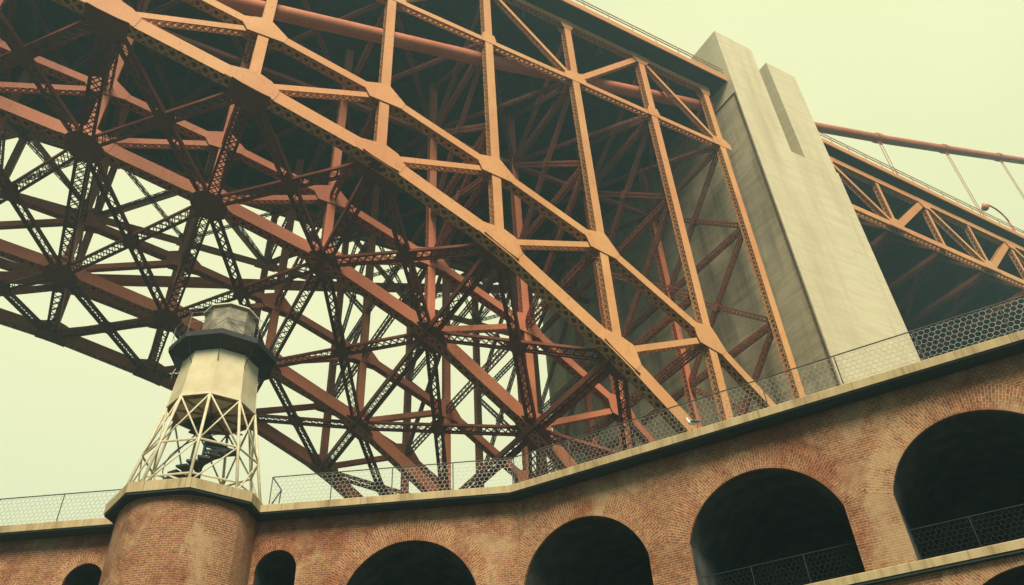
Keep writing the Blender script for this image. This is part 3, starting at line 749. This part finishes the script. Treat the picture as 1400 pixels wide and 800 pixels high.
# deck trusses in the planes of the outer ribs and girders on the inner ones
for r in (0, 3):
    y = YR[r]
    bc = MB(); bc.laced((X[NI-1], y, DB), (X[0]+.2, y, DB), .46, .45, YA, .05, .42, .09, (1, 1)); DBc = part(bc, 'truss_bottom_chord', STEEL, bridge)
    tcm = MB(); tcm.laced((X[NI-1], y, DT), (X[0]+.25, y, DT), .55, .5, YA, .05, .45, .10, (1, 0)); DTc = part(tcm, 'truss_top_chord', STEEL, bridge)
    for i in range(NI-1):
        # warren: bottom joint at even i, top joint at odd i
        A_ = nd(i, r, DB if i % 2 == 0 else DT); B_ = nd(i+1, r, DB if (i+1) % 2 == 0 else DT)
        p = MB(); w_ = .50 if i % 2 else .34
        p.laced(A_, B_, w_, .4, YA, .04, .5, .08); part(p, 'truss_diagonal', STEEL, bridge)
    for i in range(NI):
        for z, par in ((DB, DBc), (DT, DTc)):
            ww = 1.0 if (i % 2 == 0) == (z == DB) else .6
            gm = MB(); poly = [(X[i]-ww, z-.3), (X[i]+ww, z-.3), (X[i]+ww, z+.3), (X[i]+.45, z+(.8 if z == DB else .3)), (X[i]-.45, z+(.8 if z == DB else .3)), (X[i]-ww, z+.3)]
            if z == DT: poly = [(X[i]-ww, z-.25), (X[i]-.45, z-.9), (X[i]+.45, z-.9), (X[i]+ww, z-.25), (X[i]+ww, z+.3), (X[i]-ww, z+.3)]
            gm.prism(poly, 'y', y-.315, y-.285); gm.prism(poly, 'y', y+.285, y+.315); part(gm, 'truss_gusset', STEEL, par)
for r in (1, 2):
    p = MB(); p.laced((X[NI-1], YR[r], DB), (PX0, YR[r], DB), .40, .36, YA, .04, .5, .06); part(p, 'longitudinal_girder', STEEL_MID, bridge)
# floor system
zf = 58.75
fb = MB()
for i in range(0, NI):
    for dx in (0, -S/2):
        fb.beam((X[i]+dx, YR[0]+.35, zf-.55), (X[i]+dx, YR[3]-.35, zf-.55), .34, 1.3)
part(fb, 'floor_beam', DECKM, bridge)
ys_ = [YR[0]+1.6 + k*(YR[3]-YR[0]-3.2)/11 for k in range(12)]
for y in ys_:
    p = MB(); p.beam((X[NI-1]-4, y, zf+.30), (PX0-.3, y, zf+.30), .26, .6); part(p, 'stringer', DECKM, bridge)
for i in range(0, NI-1):
    p = MB()
    for b in range(3):
        for a, c_ in ((b, b+1), (b+1, b)): p.lattice((X[i], YR[a], DB+.3), (X[i+1], YR[c_], DB+.3), .30, .25, (0, 0, 1), .5, .07, .04, False, False, True)
    part(p, 'deck_lateral', STEEL_IN, bridge)
dk = MB(); dk.box(X[NI-1]-4, PX0-.05, YR[0]-1.5, YR[3]+1.5, zf+.62, zf+.95)
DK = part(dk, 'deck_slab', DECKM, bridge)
fs = MB()
for y, sg in ((YR[0]-1.5, -1), (YR[3]+1.5, 1)):
    fs.box(X[NI-1]-4, PX0-.05, min(y, y+sg*.08), max(y, y+sg*.08), zf+.45, zf+1.1)
part(fs, 'fascia_beam', STEEL, DK)
hrl = MB()
for y in (YR[0]-1.5, YR[3]+1.5):
    for z in (2.15, 1.75): hrl.tube([(X[NI-1]-4, y, zf+z), (PX0-.1, y, zf+z)], .045, 6)
    k = 0; x = PX0-.4
    while x > X[NI-1]-4: hrl.tube([(x, y, zf+1.0), (x, y, zf+2.15)], .035, 5); x -= 2.54
part(hrl, 'handrail', STEEL, DK)

# ------------------------------------------------------------------ suspended side span to the right of the pylon
span = thing('side_span', 'hazy orange stiffening truss roadway running off to the right of the pylon', 'bridge span', (PX1, 45, 0))
SX0, SP, NS = 54.4, 7.2, 13
SDB, SDT = 49.9, 56.3
sx = [SX0 + SP*k for k in range(NS)]
for y in (YR[0]-.2, YR[3]):
    b_ = MB(); b_.laced((PX1+.02, y, SDB), (sx[-1], y, SDB), .66, .6, YA, .05, .6, .09); BCh = part(b_, 'bottom_chord', STEEL, span)
    b_ = MB(); b_.laced((PX1+.02, y, SDT), (sx[-1], y, SDT), .7, .6, YA, .05, .6, .09); TCh = part(b_, 'top_chord', STEEL, span)
    for k in range(NS):
        p = MB(); p.laced((sx[k], y, SDB), (sx[k], y, SDT), .42, .45, YA, .04, .6, .08); part(p, 'post', STEEL, span)
        if k+1 < NS:
            a, c_ = (SDT, SDB) if k % 2 == 0 else (SDB, SDT)
            p = MB(); p.laced((sx[k], y, a), (sx[k+1], y, c_), .42 if k % 2 == 0 else .75, .5, YA, .04, .6, .08); part(p, 'diagonal', STEEL, span)
        z = SDT if k % 2 == 0 else SDB; sg = -1 if k % 2 == 0 else 1
        poly = [(sx[k]-1.3, z), (sx[k]-.4, z+sg*1.0), (sx[k]+.4, z+sg*1.0), (sx[k]+1.3, z)]; poly = hull(poly + [(sx[k]-1.3, z-sg*.3), (sx[k]+1.3, z-sg*.3)])
        gm = MB(); gm.prism(poly, 'y', y-.36, y-.33); part(gm, 'gusset', STEEL, BCh if k % 2 else TCh)
for k in range(NS-1):
    p = MB(); ym = (YR[0]+YR[3])/2
    p.lattice((sx[k], YR[0], SDB), (sx[k+1], ym, SDB), .55, .4, (0, 0, 1), .7, .14, .07); p.lattice((sx[k], YR[3], SDB), (sx[k+1], ym, SDB), .55, .4, (0, 0, 1), .7, .14, .07)
    p.lattice((sx[k], YR[0], SDB), (sx[k], YR[3], SDB), .55, .5, (0, 0, 1), .7, .14, .07)
    part(p, 'lateral_brace', STEEL_IN, span)
    p = MB()
    for q in range(3):
        ya, yb = YR[0] + q*10.7, YR[0] + (q+1)*10.7
        p.beam((sx[k], ya, SDB), (sx[k], (ya+yb)/2, SDT), .3, .3); p.beam((sx[k], yb, SDB), (sx[k], (ya+yb)/2, SDT), .3, .3)
    part(p, 'sway_brace', STEEL_IN, span)
fb = MB()
for k in range(NS): fb.beam((sx[k], YR[0]+.35, SDT-.1), (sx[k], YR[3]-.35, SDT-.1), .4, 1.6)
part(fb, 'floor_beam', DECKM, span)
for y in ys_[::2]:
    p = MB(); p.beam((PX1+.1, y, SDT+.75), (sx[-1], y, SDT+.75), .3, .6); part(p, 'stringer', DECKM, span)
dk = MB(); dk.box(PX1+.05, sx[-1], YR[0]-1.2, YR[3]+1.2, SDT+1.1, SDT+1.4); DK2 = part(dk, 'deck_slab', DECKM, span)
fs = MB()
for y in (YR[0]-1.2, YR[3]+1.2): fs.box(PX1+.05, sx[-1], y-.05, y+.05, SDT+.95, SDT+1.55)
part(fs, 'fascia_beam', STEEL, DK2)
hrl = MB()
for y in (YR[0]-1.2, YR[3]+1.2):
    for z in (2.5, 2.1): hrl.tube([(PX1+.1, y, SDT+z), (sx[-1], y, SDT+z)], .045, 6)
    x = PX1+.4
    while x < sx[-1]: hrl.tube([(x, y, SDT+1.5), (x, y, SDT+2.5)], .035, 5); x += 2.4
part(hrl, 'handrail', STEEL, DK2)

# ------------------------------------------------------------------ main cables
def cable(label, y, sus_x):
    root = thing('main_cable', label, 'cable', (47, y, 59), 'main suspension cables')
    pts = [(-60, y, 26), (-20, y, 38.5), (-.5, y, 44.6), (6.7, y, 46.8), (17.6, y, 50.1), (28, y, 53.5), (39.6, y, 57.3), (48, y, 60.4), (57.4, y, 63.7), (71.7, y, 68.9), (87, y, 74.8), (107.5, y, 82.8), (125, y, 90)]
    m = MB(); m.tube(pts, .50, 20); cb = part(m, 'cable', CABLEM, root, True)
    def zc(x):
        for a, b in zip(pts[:-1], pts[1:]):
            if a[0] <= x <= b[0]: return a[2] + (b[2]-a[2])*(x-a[0])/(b[0]-a[0])
    for x in sus_x:
        z = zc(x); c_ = MB(); c_.tube([(x-.42, y, z-.16), (x+.42, y, z+.16)], .60, 16); c_.box(x-.35, x+.35, y-.08, y+.08, z-.95, z-.45)
        part(c_, 'cable_band', CABLEM, cb)
        for q in (-.28, .28):
            s_ = MB(); s_.tube([(x+q, y-.02, z-.5), (x+q, y-.02, SDT+.2)], .045, 6); part(s_, 'suspender_rope', ROPE, root)
cable('thick orange main cable nearer the courtyard rising right past the pylon', 31.0, [69.2, 84.4, 99.6, 114.8])
cable('thick orange main cable on the far side of the bridge deck', YR[3]-1.0, [69.2, 84.4, 99.6, 114.8])
# street lamp on the side span
lx, ly, lz = 90.6, 31.0, SDT+1.4
lamp = thing('street_lamp', 'hazy gooseneck roadway lamp on the deck at the right edge', 'street lamp', (lx, ly, lz))
m = MB(); m.tube([(lx, ly, lz), (lx, ly, 63.6)], [.17, .12], 8); part(m, 'pole', CABLEM, lamp, True)
m = MB(); m.tube([(lx - 2.4*(1-math.cos(t)), ly, 63.6 + 1.7*math.sin(t)) for t in [R(a) for a in (0, 20, 45, 70, 95, 120, 140)]], .10, 8); part(m, 'arm', CABLEM, lamp, True)
m = MB(); hx = lx - 2.4*(1-math.cos(R(140))); m.tube([(hx, ly, 64.9), (hx, ly, 64.5), (hx, ly, 64.2), (hx, ly, 63.9)], [.12, .34, .48, .22], 12); part(m, 'lamp_head', CABLEM, lamp, True)

# ------------------------------------------------------------------ gull on the coping
gp = Vector((18.12, 18.22, TOP)); gdir = -dB
gull = thing('gull', 'white and grey gull standing on the stone coping beside the wire fence', 'bird', tuple(gp))
def gt(a, b, z): a, b, z = a*1.15, b*1.25, z*1.3; q = gp + gdir*a + nB*b; return (q.x, q.y, TOP+z)
m = MB()
m.tube([gt(-.27, 0, .13), gt(-.20, 0, .15), gt(-.10, 0, .18), gt(0, 0, .205), gt(.07, 0, .235), gt(.11, 0, .29), gt(.125, 0, .335), gt(.14, 0, .375), gt(.165, 0, .385), gt(.19, 0, .38)],
       [.012, .035, .065, .08, .072, .048, .036, .044, .034, .012], 14)
gb = part(m, 'body', GULLW, gull, True)
for sg in (-1, 1):
    m = MB(); m.tube([gt(-.31, sg*.03, .15), gt(-.2, sg*.055, .18), gt(-.08, sg*.068, .215), gt(.03, sg*.06, .235)], [.006, .03, .045, .02], 10); part(m, 'wing', GULLG, gull, True)
    m = MB(); m.tube([gt(.0, sg*.03, .15), gt(.005, sg*.03, .07), gt(0, sg*.03, .012)], .009, 6); m.add([gt(.06, sg*.03, .008), gt(.05, sg*.03+.025, .008), gt(-.01, sg*.03, .01), gt(.05, sg*.03-.025, .008)], [(0, 1, 2, 3)]); part(m, 'leg', BILL, gull)
m = MB(); m.tube([gt(.185, 0, .38), gt(.225, 0, .375), gt(.243, 0, .362)], [.013, .010, .003], 6); part(m, 'bill', BILL, gull)

# ------------------------------------------------------------------ haze
hz = MB(); hz.box(-1600, 1600, -1600, 1600, GROUND-1.2, 92)
hm = bpy.data.materials.new('sea_fog'); hm.use_nodes = True; hn = hm.node_tree; hn.nodes.clear()
ho = hn.nodes.new('ShaderNodeOutputMaterial'); pv = hn.nodes.new('ShaderNodeVolumePrincipled')
pv.inputs['Color'].default_value = (0.52, 0.84, 0.92, 1); pv.inputs['Density'].default_value = HAZE_DENSITY; pv.inputs['Anisotropy'].default_value = 0.4
hn.links.new(pv.outputs[0], ho.inputs['Volume'])
if HAZE_DENSITY > 0:
    tag(hz.build('haze', hm), 'thin pale sea fog over the whole place', None, None, 'stuff')
